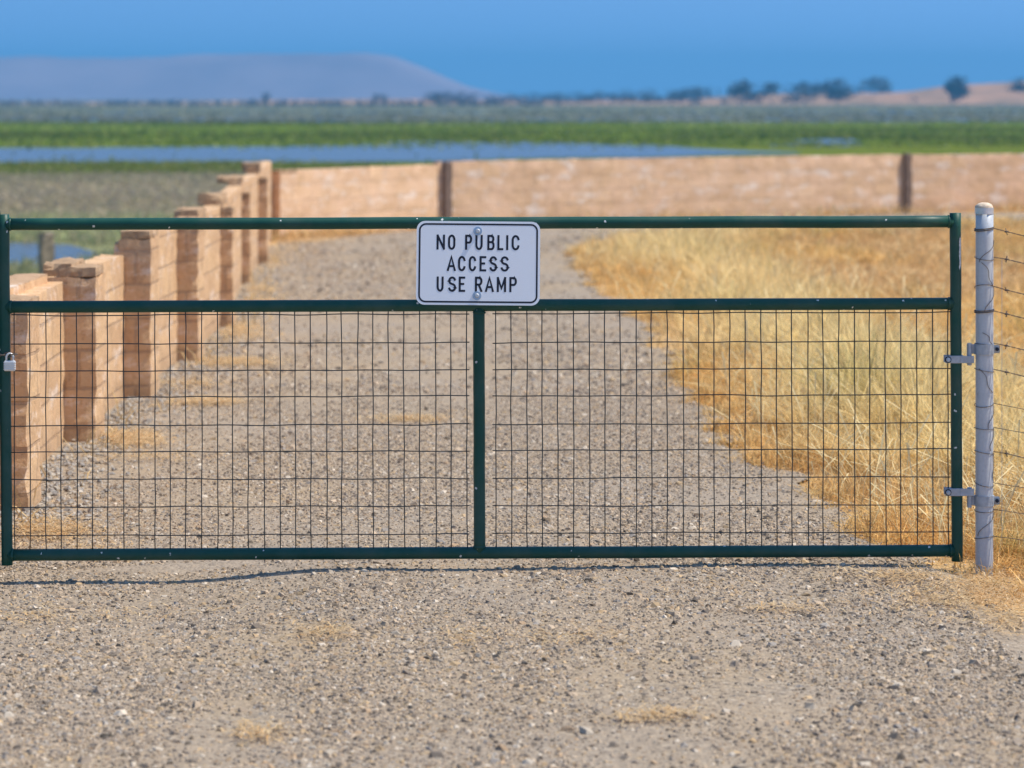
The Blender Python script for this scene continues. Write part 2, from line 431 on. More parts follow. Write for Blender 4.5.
# low bluff along the far shore, and the range behind
def ridge(name, prof, Y, depth, m, base, n, rel, seed):
    px = np.linspace(prof[0][0], prof[-1][0], n); top = np.interp(px, [p[0] for p in prof], [p[1] for p in prof])
    X = (px-512)*Y/F; H = CAM_H-(top-HY)*Y/F
    V = []; prow = [0, .12, .28, .45, .6, .8, 1.0]; hgt = [0, .35, .72, 1.0, .95, .6, 0]
    for j, (p, h) in enumerate(zip(prow, hgt)):
        for i in range(n):
            q = Vector((X[i]*.0009*rel[1]+seed, j*.9+seed, 0))
            nz = 1+.5*mnoise.noise(q)*(h < 1 and h > 0)
            rim = 1+rel[0]*(mnoise.noise(Vector((X[i]*.012*rel[1], seed, 3)))+.6*mnoise.noise(Vector((X[i]*.04*rel[1], seed, 9))))
            V.append((X[i], Y-depth*.45+depth*p+depth*.1*mnoise.noise(q*2), base+(H[i]-base)*h*min(nz, 1.25 if h < .5 else 1.0)*rim))
    Fq = [(j*n+i, j*n+i+1, (j+1)*n+i+1, (j+1)*n+i) for j in range(6) for i in range(n-1)]
    return tag(np_mesh(name, V, Fq, m, smooth=True), kind='structure')
ridge('hill', [(-500, 102.5), (60, 102.3), (160, 102), (310, 99.5), (470, 99.5), (560, 100.5), (680, 99.5), (725, 96), (750, 92.5), (790, 93), (830, 92), (880, 93), (915, 91), (945, 87), (975, 84.5), (1000, 83), (1060, 81), (1300, 84), (1700, 92)],
      1400, 160, M_BLUFF, MARSH-.4, 260, (.14, 1.0), 2.0)
ridge('hill', [(-900, 88), (-500, 66), (-200, 59), (0, 57), (90, 57.5), (180, 55), (280, 54), (370, 54), (395, 57), (420, 66), (445, 77), (470, 87), (500, 94), (540, 100)],
      4000, 700, M_MOUNT, MARSH-.5, 220, (.05, .6), 5.0)

# ------------------------------------------------------------------ stones
def stones(n, xy, size, tint, z0):
    """jittered eight-sided pebbles"""
    o = np.array([(math.cos(k*1.2566), math.sin(k*1.2566), -.3) for k in range(5)]+[(math.cos(k*2.094+.5)*.6, math.sin(k*2.094+.5)*.6, .8) for k in range(3)])
    f = np.array([(5, 6, 7), (0, 1, 5), (1, 2, 6), (2, 3, 6), (3, 4, 7), (4, 0, 5), (1, 6, 5), (3, 7, 6), (4, 5, 7)])
    v = np.repeat(o[None], n, 0)*rng.uniform(.7, 1.15, (n, 8, 1))+rng.normal(0, .13, (n, 8, 3))
    s = size[:, None]*np.stack([rng.uniform(.75, 1.35, n), rng.uniform(.7, 1.2, n), rng.uniform(.35, .7, n)], 1)
    v *= s[:, None]
    a = rng.uniform(0, 2*np.pi, n); ca, sa = np.cos(a)[:, None], np.sin(a)[:, None]
    x, y = v[..., 0]*ca-v[..., 1]*sa, v[..., 0]*sa+v[..., 1]*ca
    v = np.stack([x+xy[:, :1], y+xy[:, 1:], v[..., 2]+(z0+s[:, 2]*.25)[:, None]], -1)
    return v.reshape(-1, 3), (f[None]+8*np.arange(n)[:, None, None]).reshape(-1, 3), np.repeat(tint, 8, 0)
PAL = np.array([(.34, .275, .215), (.43, .335, .245), (.50, .39, .28), (.25, .205, .165), (.62, .54, .44), (.52, .37, .21), (.36, .33, .305), (.13, .11, .095), (.68, .60, .50), (.45, .31, .19)])
PAL = PAL*np.array([.99, .955, .90])
PW = np.array([.17, .20, .17, .11, .09, .09, .06, .05, .015, .07]); PW /= PW.sum()
def scatter_road(n, y0, y1, smin, smax, grow, pad=.6):
    Y = y0+(y1-y0)*rng.random(n)**1.15; W = .1616*Y+pad
    X = rng.uniform(-1, 1, n)*W; k = on_road(X-rng.normal(0, .10, n), Y) & (X > -2.9) & (wall_dist(X, Y) > .05)
    # piled in loose drifts
    dr = np.array([mnoise.noise(Vector((a*1.0, b*.22, 4)))+.6*mnoise.noise(Vector((a*3.1, b*1.1, 9))) for a, b in zip(X, Y)])
    k &= rng.random(n) < np.clip(.62+dr*1.25, .10, 1)
    X, Y = X[k], Y[k]; n = len(X)
    size = np.clip(rng.lognormal(math.log(smin), .44, n), smin*.45, smax)*(1+grow*np.clip(Y-13, 0, 40))
    return n, np.stack([X, Y], 1), size
A = [scatter_road(420000, 7.6, 19.5, .0051, .024, 0), scatter_road(150000, 19.0, 48.0, .0085, .024, .014)]
n = sum(a[0] for a in A); xy = np.concatenate([a[1] for a in A]); sz = np.concatenate([a[2] for a in A])
t = PAL[rng.choice(len(PAL), n, p=PW)]*np.where(rng.random((n, 1)) < .07, .25, 1)*rng.uniform(.6, 1.15, (n, 1))
v, f, c = stones(n, xy, sz, t, level(xy[:, 0], xy[:, 1]))
tag(np_mesh('gravel', v, f, M_PEB, c), kind='stuff')
# broken rock heaped along the foot of the wall
m_ = 3600
Yt = 13.2+22*rng.random(m_)**1.9; Xt = np.interp(Yt, [p[1] for p in WALL[1:10]], [p[0] for p in WALL[1:10]])+.03+np.abs(rng.normal(0, .24, m_))
szt = rng.uniform(.006, .021, m_)*(1-.5*np.clip((Xt+2.2)/.8, 0, 1)); tt = np.array([(.31, .29, .265), (.38, .335, .275), (.24, .22, .20), (.43, .38, .31)])[rng.integers(0, 4, m_)]*rng.uniform(.8, 1.2, (m_, 1))
v, f, c = stones(m_, np.stack([Xt, Yt], 1), szt, tt, level(Xt, Yt)+rng.uniform(0, .012, m_))
tag(np_mesh('wall_foot_rubble', v, f, M_PEB, c), kind='stuff')

# ------------------------------------------------------------------ grass
def blades(name, x, y, z, h, w, lean, tint, m, tip=.12):
    n = len(x); a = rng.uniform(0, 2*np.pi, n); b = rng.uniform(0, 2*np.pi, n)
    wd = np.stack([np.cos(a), np.sin(a), np.zeros(n)], 1); ld = np.stack([np.cos(b), np.sin(b), np.zeros(n)], 1)
    P = np.stack([x, y, z], 1); up = np.array([0, 0, 1.0])
    rows = []
    for t, ww in ((0, .7), (.55, 1.0), (1.0, tip)):
        c = P+up*(h*t*(1-.35*lean*t))[:, None]+ld*(h*lean*t*t)[:, None]
        rows += [c-wd*(w*ww/2)[:, None], c+wd*(w*ww/2)[:, None]]
    V = np.stack(rows, 1).reshape(-1, 3); o = 6*np.arange(n)[:, None]
    Fq = np.concatenate([o+np.array([[0, 1, 3, 2]]), o+np.array([[2, 3, 5, 4]])])
    return tag(np_mesh(name, V, Fq, m, np.repeat(tint, 6, 0)), kind='stuff')
def nz(x, y, sx, sy, seed): return np.array([mnoise.noise(Vector((a*sx, b*sy, seed))) for a, b in zip(x, y)])

GOLD, PALE, ORNG, BRWN, GREN = (np.array(c) for c in ((.80, .55, .23), (.94, .80, .46), (.80, .51, .205), (.60, .385, .20), (.50, .45, .17)))
def field(n, y0, y1, pw):
    Y = y0+(y1-y0)*rng.random(n)**pw; X = rng.uniform(.3, 1, n)*0
    lo = edge_r(0, Y)-.25; hi = .1616*Y+1.6
    X = lo+(hi-lo)*rng.random(n)
    k = ~on_road(X+np.abs(rng.normal(0, .09, n)), Y) & (wall_dist(X, Y) > .3)
    return X[k], Y[k]
X1, Y1 = field(120000, 11.3, 22, 1.0); X2, Y2 = field(120000, 20, 47.5, .85)
X, Y = np.concatenate([X1, X2]), np.concatenate([Y1, Y2])
c1 = nz(X, Y, .55, .30, 1.3); c2 = nz(X, Y, 1.7, .9, 7.7); c3 = nz(X, Y, 5, 4, 2.2)
ed = X-edge_r(0, Y)                              # distance into the grass
px = 512+X*F/Y
tall = np.exp(-((ed-1.1)/.75)**2)*np.clip(.8+c1*1.4, 0, 1.1)*np.clip((Y-12.6)/3, 0, 1)*np.clip((46-Y)/12, 0, 1)   # tall pale oats along the track
bare = np.clip(.40+c1*1.7+.25*np.clip((Y-24)/15, 0, 1)*np.clip((px-720)/120, 0, 1), 0, 1)           # trampled brown ground
keep = rng.random(len(X)) < np.clip(1.0-.55*bare*(1-tall)-.45*np.exp(-(np.clip(ed, 0, 9)/.16)**2)+.9*c3, .06, 1)
keep &= ~((Y < 12.6) & (ed < .25) & (rng.random(len(X)) < .8))
X, Y, c1, c2, c3, ed, tall, bare = (q[keep] for q in (X, Y, c1, c2, c3, ed, tall, bare)); n = len(X)
r_ = rng.random(n)
w_or = np.clip(np.exp(-(ed/.38)**2)+c2*.7, 0, 1); 
tint = GOLD[None]*np.ones((n, 1))
tint = tint+(ORNG-tint)*(w_or*.65)[:, None]
tint = tint+(BRWN-tint)*np.clip(bare*1.0*(1-tall), 0, .85)[:, None]
tint = tint+(PALE-tint)*np.clip(tall*1.15+c3*.5, 0, .9)[:, None]
gm = np.clip((c2+.6*c3-.55)*2.2, 0, .5); tint = tint+(GREN-tint)*gm[:, None]
tint = tint*np.array([1.04, .99, .85])*(rng.uniform(.5, 1.2, (n, 1))+.35*(rng.random((n, 1)) < .12))
hh = np.clip(.85+1.1*c3+.7*c2, .3, 1.7)*(.11+.22*tall+.05*np.clip(1-bare, 0, 1))*rng.uniform(.5, 1.25, n)*np.clip(.5+ed/.5, .25, 1)*np.where(Y < 13, .8, 1)
ww = rng.uniform(.0035, .0065, n)*(1+.05*np.clip(Y-13, 0, 40))
blades('dry_grass', X, Y, level(X, Y)-.02, hh, ww, rng.uniform(.2, 1.7, n)*(1-.5*tall), tint, M_GRASS, .35)

# dead growth along the foot of both walls
nb_ = 5200; seg = rng.integers(9, 12, nb_); tt_ = rng.random(nb_); A_ = np.array(WALL)
X = A_[seg, 0]+(A_[seg+1, 0]-A_[seg, 0])*tt_; Y = A_[seg, 1]+(A_[seg+1, 1]-A_[seg, 1])*tt_-.06-np.abs(rng.normal(0, .28, nb_))
nc_ = 420; Yb = 13.2+25*rng.random(nc_)**1.3; Xb = np.interp(Yb, A_[1:10, 1], A_[1:10, 0])+.10+np.abs(rng.normal(0, .14, nc_))
X, Y = np.concatenate([X, Xb]), np.concatenate([Y, Yb]); k = (rng.random(len(X)) < np.clip(.35+1.6*nz(X, Y, .8, .8, 6.1), .03, 1)) & (wall_dist(X, Y) > .03); X, Y = X[k], Y[k]; nb_ = len(X)
blades('wall_foot_grass', X, Y, level(X, Y)-.01, rng.uniform(.05, .24, nb_), rng.uniform(.005, .010, nb_)*(1+.03*np.clip(Y-13, 0, 40)), rng.uniform(.2, 1.8, nb_), np.array([.76, .55, .27])*rng.uniform(.6, 1.15, (nb_, 1)), M_GRASS, .35)

# pale stalks with seed heads standing and falling across the clumps
ns = 10000; Y = 12.2+31*rng.random(ns)**1.1; lo = edge_r(0, Y); X = lo+.05+(.1616*Y+1.2-lo)*rng.random(ns)
k = (rng.random(ns) < np.clip((.4+1.3*nz(X, Y, 1.3, .8, 5.5))*np.clip(1.15-.5*(X-edge_r(0, Y)-.6), .12, 1), .02, 1)) & ~on_road(X, Y) & (wall_dist(X, Y) > .3); X, Y = X[k], Y[k]; ns = len(X)
tint = np.array([.97, .82, .46])*rng.uniform(.7, 1.05, (ns, 1))
blades('seed_stalks', X, Y, level(X, Y), rng.uniform(.16, .46, ns)*np.clip(.6+(X-edge_r(0, Y))/.8, .4, 1), rng.uniform(.002, .004, ns)*(1+.05*np.clip(Y-13, 0, 40)), rng.uniform(.1, 1.5, ns), tint, M_GRASS, 2.2)

# wisps of dead straw lying on the gravel and against the wall
sx_, sy_, sw_, sd_ = [], [], [], []
wisps = [(325, 636, 26, 9, 150), (255, 733, 26, 10, 120), (650, 723, 42, 7, 150), (785, 611, 44, 4, 90), (935, 600, 64, 18, 420), (905, 580, 60, 6, 300), (30, 600, 40, 10, 90), (985, 588, 44, 18, 900), (1010, 615, 34, 18, 380),
         (132, 441, 30, 8, 1500), (205, 403, 34, 3.5, 700), (150, 460, 60, 5, 260), (235, 363, 40, 4.5, 1000), (238, 331, 28, 10, 1300), (262, 305, 22, 7, 700), (300, 240, 34, 4, 900), (272, 262, 18, 8, 600), (255, 290, 26, 5, 400), (190, 385, 40, 5, 300),
         (50, 526, 44, 9, 1000), (90, 545, 60, 7, 220), (412, 421, 40, 3.5, 420), (560, 640, 50, 8, 80), (800, 560, 80, 5, 200), (210, 293, 24, 8, 200), (470, 640, 30, 9, 60), (700, 590, 90, 10, 60), (130, 600, 60, 8, 60)]
for (wx, wy, wpx, wpy, k) in wisps:
    qx = wx+rng.normal(0, .55, k)*wpx; qy = np.clip(wy+rng.normal(0, .55, k)*wpy, 200, 790)
    yy = CAM_H*F/(qy-HY); sx_.append((qx-512)*yy/F); sy_.append(yy)
X = np.concatenate(sx_); Y = np.concatenate(sy_); k = wall_dist(X, Y) > .06; X, Y = X[k], Y[k]; n = len(X)
tint = (np.array([.72, .47, .22])+(np.array([.78, .62, .38])-np.array([.72, .47, .22]))*rng.random((n, 1)))*rng.uniform(.75, 1.15, (n, 1))
blades('dead_straw', X, Y, level(X, Y)+rng.uniform(.006, .022, n), rng.uniform(.012, .034, n), rng.uniform(.004, .007, n)*(1+.06*np.clip(Y-13, 0, 40)), rng.uniform(2.0, 2.8, n), tint, M_GRASS, .4)

# marsh plants: what the wall does not hide
def marsh_set(name, n, y0, y1, xf, h, w, pal, pw=1.0, thin=None):
    Y = y0*(y1/y0)**(rng.random(n)**pw); X = xf(n)*(.1616*Y)*1.18
    k = (wall_dist(X, Y) < -4.3) & ~((np.hypot((X+10.2)/2.2, (Y-63.5)/6.5) < 1+.25*np.sin(X*5)) & (Y < 69))
    X, Y = X[k], Y[k]; n = len(X)
    P = nz(X, Y, .06, .05, y0*.01)
    k = rng.random(n) < np.clip(.65+1.2*P, .1, 1); X, Y, P = X[k], Y[k], P[k]; n = len(X)
    pal = np.array(pal); tint = pal[rng.integers(0, len(pal), n)]*rng.uniform(.75, 1.25, (n, 1))*(1+.7*nz(X, Y, .012, .03, 3.7))[:, None]
    blades(name, X, Y, np.full(n, MARSH-.03), rng.uniform(.45, 1.2, n)*h*(1+.4*P), rng.uniform(.6, 1.4, n)*w, rng.uniform(.1, .8, n), tint, M_REED, .35)
full0 = lambda n: rng.uniform(-1, 1, n)
full = lambda n: rng.uniform(-1, 1, n); lft = lambda n: rng.uniform(-1.25, -.3, n)
marsh_set('marsh_grass', 26000, 52, 84, lft, .26, .05, [(.36, .36, .17), (.31, .34, .15), (.40, .35, .20)])
marsh_set('marsh_grass', 26000, 82, 136, lft, .11, .12, [(.40, .33, .20), (.34, .28, .21), (.37, .33, .19), (.44, .36, .22)])
marsh_set('marsh_grass', 26000, 132, 152, full, .20, .10, [(.26, .29, .06), (.20, .26, .05), (.30, .28, .10)])
marsh_set('reed_bed', 260, 150, 172, full, .22, .14, [(.24, .29, .06), (.19, .25, .05)])
marsh_set('reed_bed', 700, 190, 236, full, .22, .18, [(.22, .28, .05), (.26, .30, .07)])
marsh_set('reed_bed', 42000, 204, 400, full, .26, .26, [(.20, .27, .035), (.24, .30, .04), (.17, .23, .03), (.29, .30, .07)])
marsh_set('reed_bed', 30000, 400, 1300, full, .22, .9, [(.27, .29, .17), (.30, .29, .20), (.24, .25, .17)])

# ------------------------------------------------------------------ block walls
def wall_run(root, pts, heights, pils, res=.06, mt=None):
    """pts: front-face points; panels between them; at each a pilaster on the road side and a capstone bridging the panel top
    pils: (height, projection, capstone top) or None"""
    T, PD = .13, .40
    for i, (a, b) in enumerate(zip(pts, pts[1:])):
        a, b = Vector((*a, 0)), Vector((*b, 0)); d = b-a; L = d.length; u = d/L; nrm = Vector((u.y, -u.x, 0))
        H = heights[i]; ang = math.atan2(u.y, u.x); T = .06 if abs(a.y-18.73) < .01 else .13; c = (a+b)/2-nrm*(T/2)
        z0 = float(level(np.array([c.x+.3*nrm.x]), np.array([c.y+.3*nrm.y]))[0])-.12
        o = obj('panel', rough_box(L-.004, T, H-z0, res*(1 if a.y < 26 else 2.2), .006, i+a.y), mt or M_BLOCK, root)
        o.location = (c.x, c.y, z0); o.rotation_euler.z = ang
    for i, p in enumerate(pts):
        if pils[i] is None: continue
        H, PR, CT, CO, CW = pils[i]; PD = .40 if not mt or i == 0 else .13
        p = Vector((*p, 0)); q0 = Vector((*pts[max(i-1, 0)], 0)); q1 = Vector((*pts[min(i+1, len(pts)-1)], 0))
        u = (q1-q0).normalized(); nrm = Vector((u.y, -u.x, 0)); ang = math.atan2(u.y, u.x)
        c = p+nrm*(PR/2-.015)+u*(PD/2+(.06 if mt and i else 0))
        z0 = float(level(np.array([p.x+.5*nrm.x]), np.array([p.y+.5*nrm.y]))[0])-.12
        rs = .045*(1 if p.y < 26 else 2)
        o = obj('pilaster', rough_box(PD, PR+.03, H-.045-z0, rs, .006, i*7+1), (M_DARKB if mt and i else mt or M_BLOCK), root)
        o.location = (c.x, c.y, z0); o.rotation_euler.z = ang
        k = obj('cap', rough_box(PD-.012, PR+.02, .046, rs*.7, .007, i*5+2), M_DARKB if mt and i else M_CAPB, o)
        k.location = (0, 0, H-.045-z0+.001)
        if CT:
            hh = heights[min(i, len(heights)-1)]
            cc = p-nrm*CO+u*.42
            k = obj('capstone', rough_box(.62, CW, CT-hh, .05, .010, i*3+5), M_CAPB, root)
            k.location = (cc.x, cc.y, hh-.004); k.rotation_euler.z = ang
w1 = thing('block_wall', 'tan split face block wall stepping up in pilasters along left edge of gravel track', 'wall', (-2.31, 12.4, 0))
def local(root):                                 # children are laid out in world space: undo the root's offset
    for ch in root.children: ch.location = Vector(ch.location)-Vector(root.location)
wall_run(w1, WALL[1:10], [.82, .83, .85, .92, .93, .94, .96, .98],
         [(.88, .16, 0, 0, 0), (.90, .16, 0, 0, 0), (.895, .165, .915, .05, .15), (.985, .16, 0, 0, 0), (.97, .14, 1.02, -.04, .17), (.92, .095, 1.025, .085, .19), (.87, .085, 1.02, .12, .24), (.92, .10, 1.08, .085, .19), None])
# a second, higher course behind the first low panels
u = Vector((WALL[3][0]-WALL[1][0], WALL[3][1]-WALL[1][1], 0))
o = obj('backing_course', rough_box(u.length-.1, .17, .995, .07, .007, 3), M_BLOCK, w1)
o.location = ((WALL[1][0]+WALL[3][0])/2-.155, (WALL[1][1]+WALL[3][1])/2, -.12); o.rotation_euler.z = math.atan2(u.y, u.x)
local(w1)
w2 = thing('block_wall', 'long pale tan block wall crossing behind the dry grass with narrow dark brown piers', 'wall', (-3.0, 39.5, 0))
wall_run(w2, WALL[9:13]+[(26, 58.6)], [.86, .90, .89, .84], [(.87, .13, 0, 0, 0), (.90, .075, 0, 0, 0), (.915, .07, 0, 0, 0), (.86, .17, 0, 0, 0), (.84, .17, 0, 0, 0)], res=.05, mt=M_BLOCK2); local(w2)

# ------------------------------------------------------------------ the gate
PIPE = .0228
gate = thing('pipe_gate', 'dark green tubular steel gate with black wire mesh across the gravel track', 'gate', G(480, 562))
def sub(pts): return [Vector(p)-Vector(gate.location) for p in pts]
def bent(a, b, n=24, amp=.0016, seed=0):
    a, b = Vector(a), Vector(b)
    return [a.lerp(b, i/n)+Vector((mnoise.noise(Vector((i*.35, seed, 0))), mnoise.noise(Vector((i*.35, seed, 5))), mnoise.noise(Vector((i*.35, seed, 9)))))*amp for i in range(n+1)]
def pipe(name, a, b, r=PIPE, seed=0):
    return obj(name, tube(bmesh.new(), sub(bent(a, b, 24, .0016, seed)), r, 20), M_GATE, gate, True)
for nm, a, b in (('top_rail', G(6, 224.2), G(953, 221.6)), ('middle_rail', G(6, 307), G(953, 303.6)), ('bottom_rail', G(8, 555), G(955, 550.6))):
    pipe(nm, a, b, PIPE, len(nm))
stl = pipe('stile', G(3.6, 214.5, -.001), G(7.2, 565, -.001), .0212, 1)
stl2 = pipe('stile', G(955.2, 213, -.001), G(957.2, 561, -.001), .0215, 2)
pipe('centre_stile', G(478.8, 308), G(479.6, 552), .0225, 3)
# weld collars where rails meet stiles
for px, py in ((10.2, 224.2), (11, 307), (12.6, 555), (948.6, 221.6), (949, 303.6), (950.5, 550.6)):
    p = G(px, py)-Vector(gate.location)
    obj('weld_bead', tube(bmesh.new(), [p-Vector((.004, 0, 0)), p, p+Vector((.004, 0, 0))], [PIPE+.0005, PIPE+.0035, PIPE+.0005], 18, False), M_GATE, gate, True)
for py in (312.6, 546.8):
    p = G(479.3, py)-Vector(gate.location)
    obj('weld_bead', tube(bmesh.new(), [p-Vector((0, 0, .004)), p, p+Vector((0, 0, .004))], [.0228, .0262, .0228], 18, False), M_GATE, gate, True)
# worn strip on the right stile
bm = bmesh.new(); pv = None; c0 = Vector(gate.location)
for i in range(30):
    t = i/29; p = G(955.4, 236+t*34, -.001)-c0; wid = (.16+.30*abs(mnoise.noise(Vector((i*.33, 2, 0)))))*(1 if 1 < i < 28 else .2); a0 = -.80+.12*mnoise.noise(Vector((i*.2, 7, 0)))
    row = [bm.verts.new(p+Vector((math.cos(a), math.sin(a), 0))*.0224) for a in (a0-wid, a0, a0+wid)]
    if pv: [bm.faces.new((pv[k], pv[k+1], row[k+1], row[k])) for k in (0, 1)]
    pv = row
obj('bare_metal_scrape', bm, M_CHIP, stl2)
# welded wire: two panels
def wire_panel(x0, x1, ys, dyl):
    bm = bmesh.new(); n = int(round((x1-x0)/15.6))
    for i in range(n+1):
        x = x0+(x1-x0)*i/n+random.uniform(-.5, .5)
        pts = [G(x+.9*mnoise.noise(Vector((i*1.7, j*.45, 1)))+(j/14)*.6, 309+(242*j/14), -.006+.002*mnoise.noise(Vector((i*2.1, j*.5, 8)))) for j in range(15)]
        tube(bm, sub(pts), .00215, 6)
    for k, y in enumerate(ys):
        m = 40
        pts = [G(x0-3+(x1-x0+6)*j/m, y+dyl*(j/m)+1.1*mnoise.noise(Vector((k*3.3, j*.28, x0))), -.0095+.003*mnoise.noise(Vector((k*1.9, j*.3, 4)))) for j in range(m+1)]
        tube(bm, sub(pts), .00215, 6)
    return obj('wire_panel', bm, M_WIRE, gate, True)
wire_panel(14.5, 466.5, [315.4, 344, 371, 397.4, 425.6, 452, 479.6, 507, 535.4], -1.6)
wire_panel(495.5, 947.5, [313.4, 342.6, 369.6, 396, 424, 450.2, 478, 506, 533], -1.6)
# hinge straps round the right stile
for y in (359, 491.5):
    bm = bmesh.new(); z = G(0, y).z-gate.location.z; sxx = G(956, 0).x-gate.location.x
    ring_band(bm, (sxx, 0, z), .0218, .0262, .029)
    xl = G(944.5, 0).x-gate.location.x
    box(bm, ((xl+sxx)/2+.006, -.0243, z), (sxx-xl+.012, .005, .028), .0012)
    box(bm, ((xl+sxx)/2+.004, .0243, z), (sxx-xl+.008, .005, .028), .0012)
    xr = G(970, 0).x-gate.location.x
    box(bm, ((sxx+xr)/2+.012, -.0245, z), (xr-sxx, .0058, .0275), .0012)
    h = obj('hinge_strap', bm, M_STRAP, gate)
    bm = bmesh.new(); p = Vector((xl+.010, -.0275, z)); tube(bm, [p+Vector((0, .001, 0)), p-Vector((0, .0012, 0))], .0125, 16); obj('bolt_washer', bm, M_NAVY, h)
    bm = bmesh.new(); tube(bm, [p-Vector((0, .0014, 0)), p-Vector((0, .010, 0))], .0092, 6); tube(bm, [p-Vector((0, .0101, 0)), p-Vector((0, .016, 0))], .0048, 10)
    obj('strap_bolt', bm, M_ZINC, h)

# ------------------------------------------------------------------ the sign
sc0 = G(478.3, 262.6, -.042)
sign = thing('notice_sign', 'white metal notice reading NO PUBLIC ACCESS USE RAMP bolted to the gate rails', 'sign', sc0); sign.rotation_euler = (R(-6), R(.5), 0)
W_, H_, RC = 123.2/264, 83.5/264, 8.5/264
def rrect(w, h, r, n=8):
    P = []
    for cx, cz, a0 in ((w/2-r, h/2-r, 0), (-w/2+r, h/2-r, 90), (-w/2+r, -h/2+r, 180), (w/2-r, -h/2+r, 270)):
        for k in range(n+1):
            a = R(a0+90*k/n); P.append((cx+r*math.cos(a), cz+r*math.sin(a)))
    return P
bm = bmesh.new(); P = rrect(W_, H_, RC)
f_ = [bm.verts.new((x, -.001, z)) for x, z in P]; b_ = [bm.verts.new((x, .001, z)) for x, z in P]
bm.faces.new(f_[::-1]); bm.faces.new(b_)
for k in range(len(P)): bm.faces.new((f_[k], f_[(k+1) % len(P)], b_[(k+1) % len(P)], b_[k]))
bmesh.ops.recalc_face_normals(bm, faces=bm.faces)
plate = obj('plate', bm, M_SIGN, sign)
bm = bmesh.new(); ins, th = 2.2/264, 1.75/264
Po, Pi = rrect(W_-2*ins, H_-2*ins, RC-ins*.6), rrect(W_-2*ins-2*th, H_-2*ins-2*th, RC-ins*.6-th)
vo = [bm.verts.new((x, -.00135, z)) for x, z in Po]; vi = [bm.verts.new((x, -.00135, z)) for x, z in Pi]
for k in range(len(Po)): bm.faces.new((vo[k], vi[k], vi[(k+1) % len(Po)], vo[(k+1) % len(Po)]))
obj('border_line', bm, M_INK, sign)
def arc(cx, cy, rx, ry, a0, a1, n=9): return [(cx+rx*math.cos(R(a0+(a1-a0)*k/n)), cy+ry*math.sin(R(a0+(a1-a0)*k/n))) for k in range(n+1)]
def glyph(ch):                                   # unit box 1 x 1, centre lines
    q = .32
    if ch == 'N': return [[(0, 0), (0, 1)], [(0, 1), (1, 0)], [(1, 0), (1, 1)]]
    if ch == 'O': return [arc(.5, .7, .5, .3, 0, 180)+arc(.5, .3, .5, .3, 180, 360)+[(1, .7)]]
    if ch == 'P': return [[(0, 0), (0, 1), (.6, 1)]+arc(.6, .74, .4, .26, 90, -90)+[(0, .48)]]
    if ch == 'R': return [[(0, 0), (0, 1), (.6, 1)]+arc(.6, .74, .4, .26, 90, -90)+[(0, .48)], [(.5, .48), (1, 0)]]
    if ch == 'U': return [[(0, 1)]+arc(.5, .3, .5, .3, 180, 360)+[(1, 1)]]
    if ch == 'B': return [[(0, 0), (0, 1), (.6, 1)]+arc(.6, .765, .34, .235, 90, -90)+[(0, .53)], [(.6, .53)]+arc(.62, .265, .38, .265, 90, -90)+[(0, 0)]]
    if ch == 'L': return [[(0, 1), (0, 0), (1, 0)]]
    if ch == 'I': return [[(.5, 0), (.5, 1)]]
    if ch == 'C': return [arc(.5, .7, .5, .3, 12, 180)+arc(.5, .3, .5, .3, 180, 348)]
    if ch == 'A': return [[(0, 0), (.5, 1), (1, 0)], [(.19, .30), (.81, .30)]]
    if ch == 'E': return [[(1, 1), (0, 1), (0, 0), (1, 0)], [(0, .52), (.78, .52)]]
    if ch == 'S': return [arc(.5, .76, .48, .24, 18, 180)+arc(.5, .76, .48, .24, 180, 250, 4)+arc(.5, .25, .5, .25, 70, 0, 4)+arc(.5, .25, .5, .25, 0, -162)]
    if ch == 'M': return [[(0, 0), (0, 1)], [(0, 1), (.5, .22), (1, 1)], [(1, 1), (1, 0)]]
def ribbon(bm, pts, w, y):
    pts = [Vector(p) for p in pts]; n = len(pts); rows = []
    e0 = (pts[1]-pts[0]).normalized()*w*.0; 
    for i, p in enumerate(pts):
        d0 = (p-pts[i-1]).normalized() if i else (pts[1]-p).normalized(); d1 = (pts[i+1]-p).normalized() if i < n-1 else d0
        n0, n1 = Vector((-d0.y, d0.x)), Vector((-d1.y, d1.x)); mvec = n0+n1
        if mvec.length < .3: mvec = n0
        mvec.normalize(); k = w/2/max(.45, mvec.dot(n0))
        ext = (-d1*w*.42 if i == 0 else d0*w*.42 if i == n-1 else Vector((0, 0)))
        rows.append((bm.verts.new((p.x+ext.x+mvec.x*k, y, p.y+ext.y+mvec.y*k)), bm.verts.new((p.x+ext.x-mvec.x*k, y, p.y+ext.y-mvec.y*k))))
    for a, b in zip(rows, rows[1:]): bm.faces.new((a[0], a[1], b[1], b[0]))
ROWS = [(195, 282, [('N', 265, 313), ('O', 330, 372), ('P', 427, 467), ('U', 485, 527), ('B', 553, 595), ('L', 610, 645), ('I', 660, 668), ('C', 691, 736)]),
        (316, 403, [('A', 325, 376), ('C', 388, 431), ('C', 449, 491), ('E', 510, 549), ('S', 566, 610), ('S', 629, 676)]),
        (433, 520, [('U', 268, 308), ('S', 333, 379), ('E', 393, 431), ('R', 485, 528), ('A', 542, 593), ('M', 609, 662), ('P', 680, 723)])]
kz = 0
for y0, y1, letters in ROWS:
    for ch, x0, x1 in letters:
        bm = bmesh.new(); sw = 12.2
        for st_ in glyph(ch):
            P = []
            for ux, uy in st_:
                cx = x0+sw/2+ux*max(.01, x1-x0-sw); cy = y1-sw/2-uy*(y1-y0-sw)
                # zoomed-crop units -> metres on the plate
                P.append(((cx/5.689+390-478.3)/264, -(cy/5.692+200-262.6)/264))
            ribbon(bm, P, sw/5.69/264, -.00135-.00012*(kz % 3)); kz += 1
        obj('letter', bm, M_INK, sign)
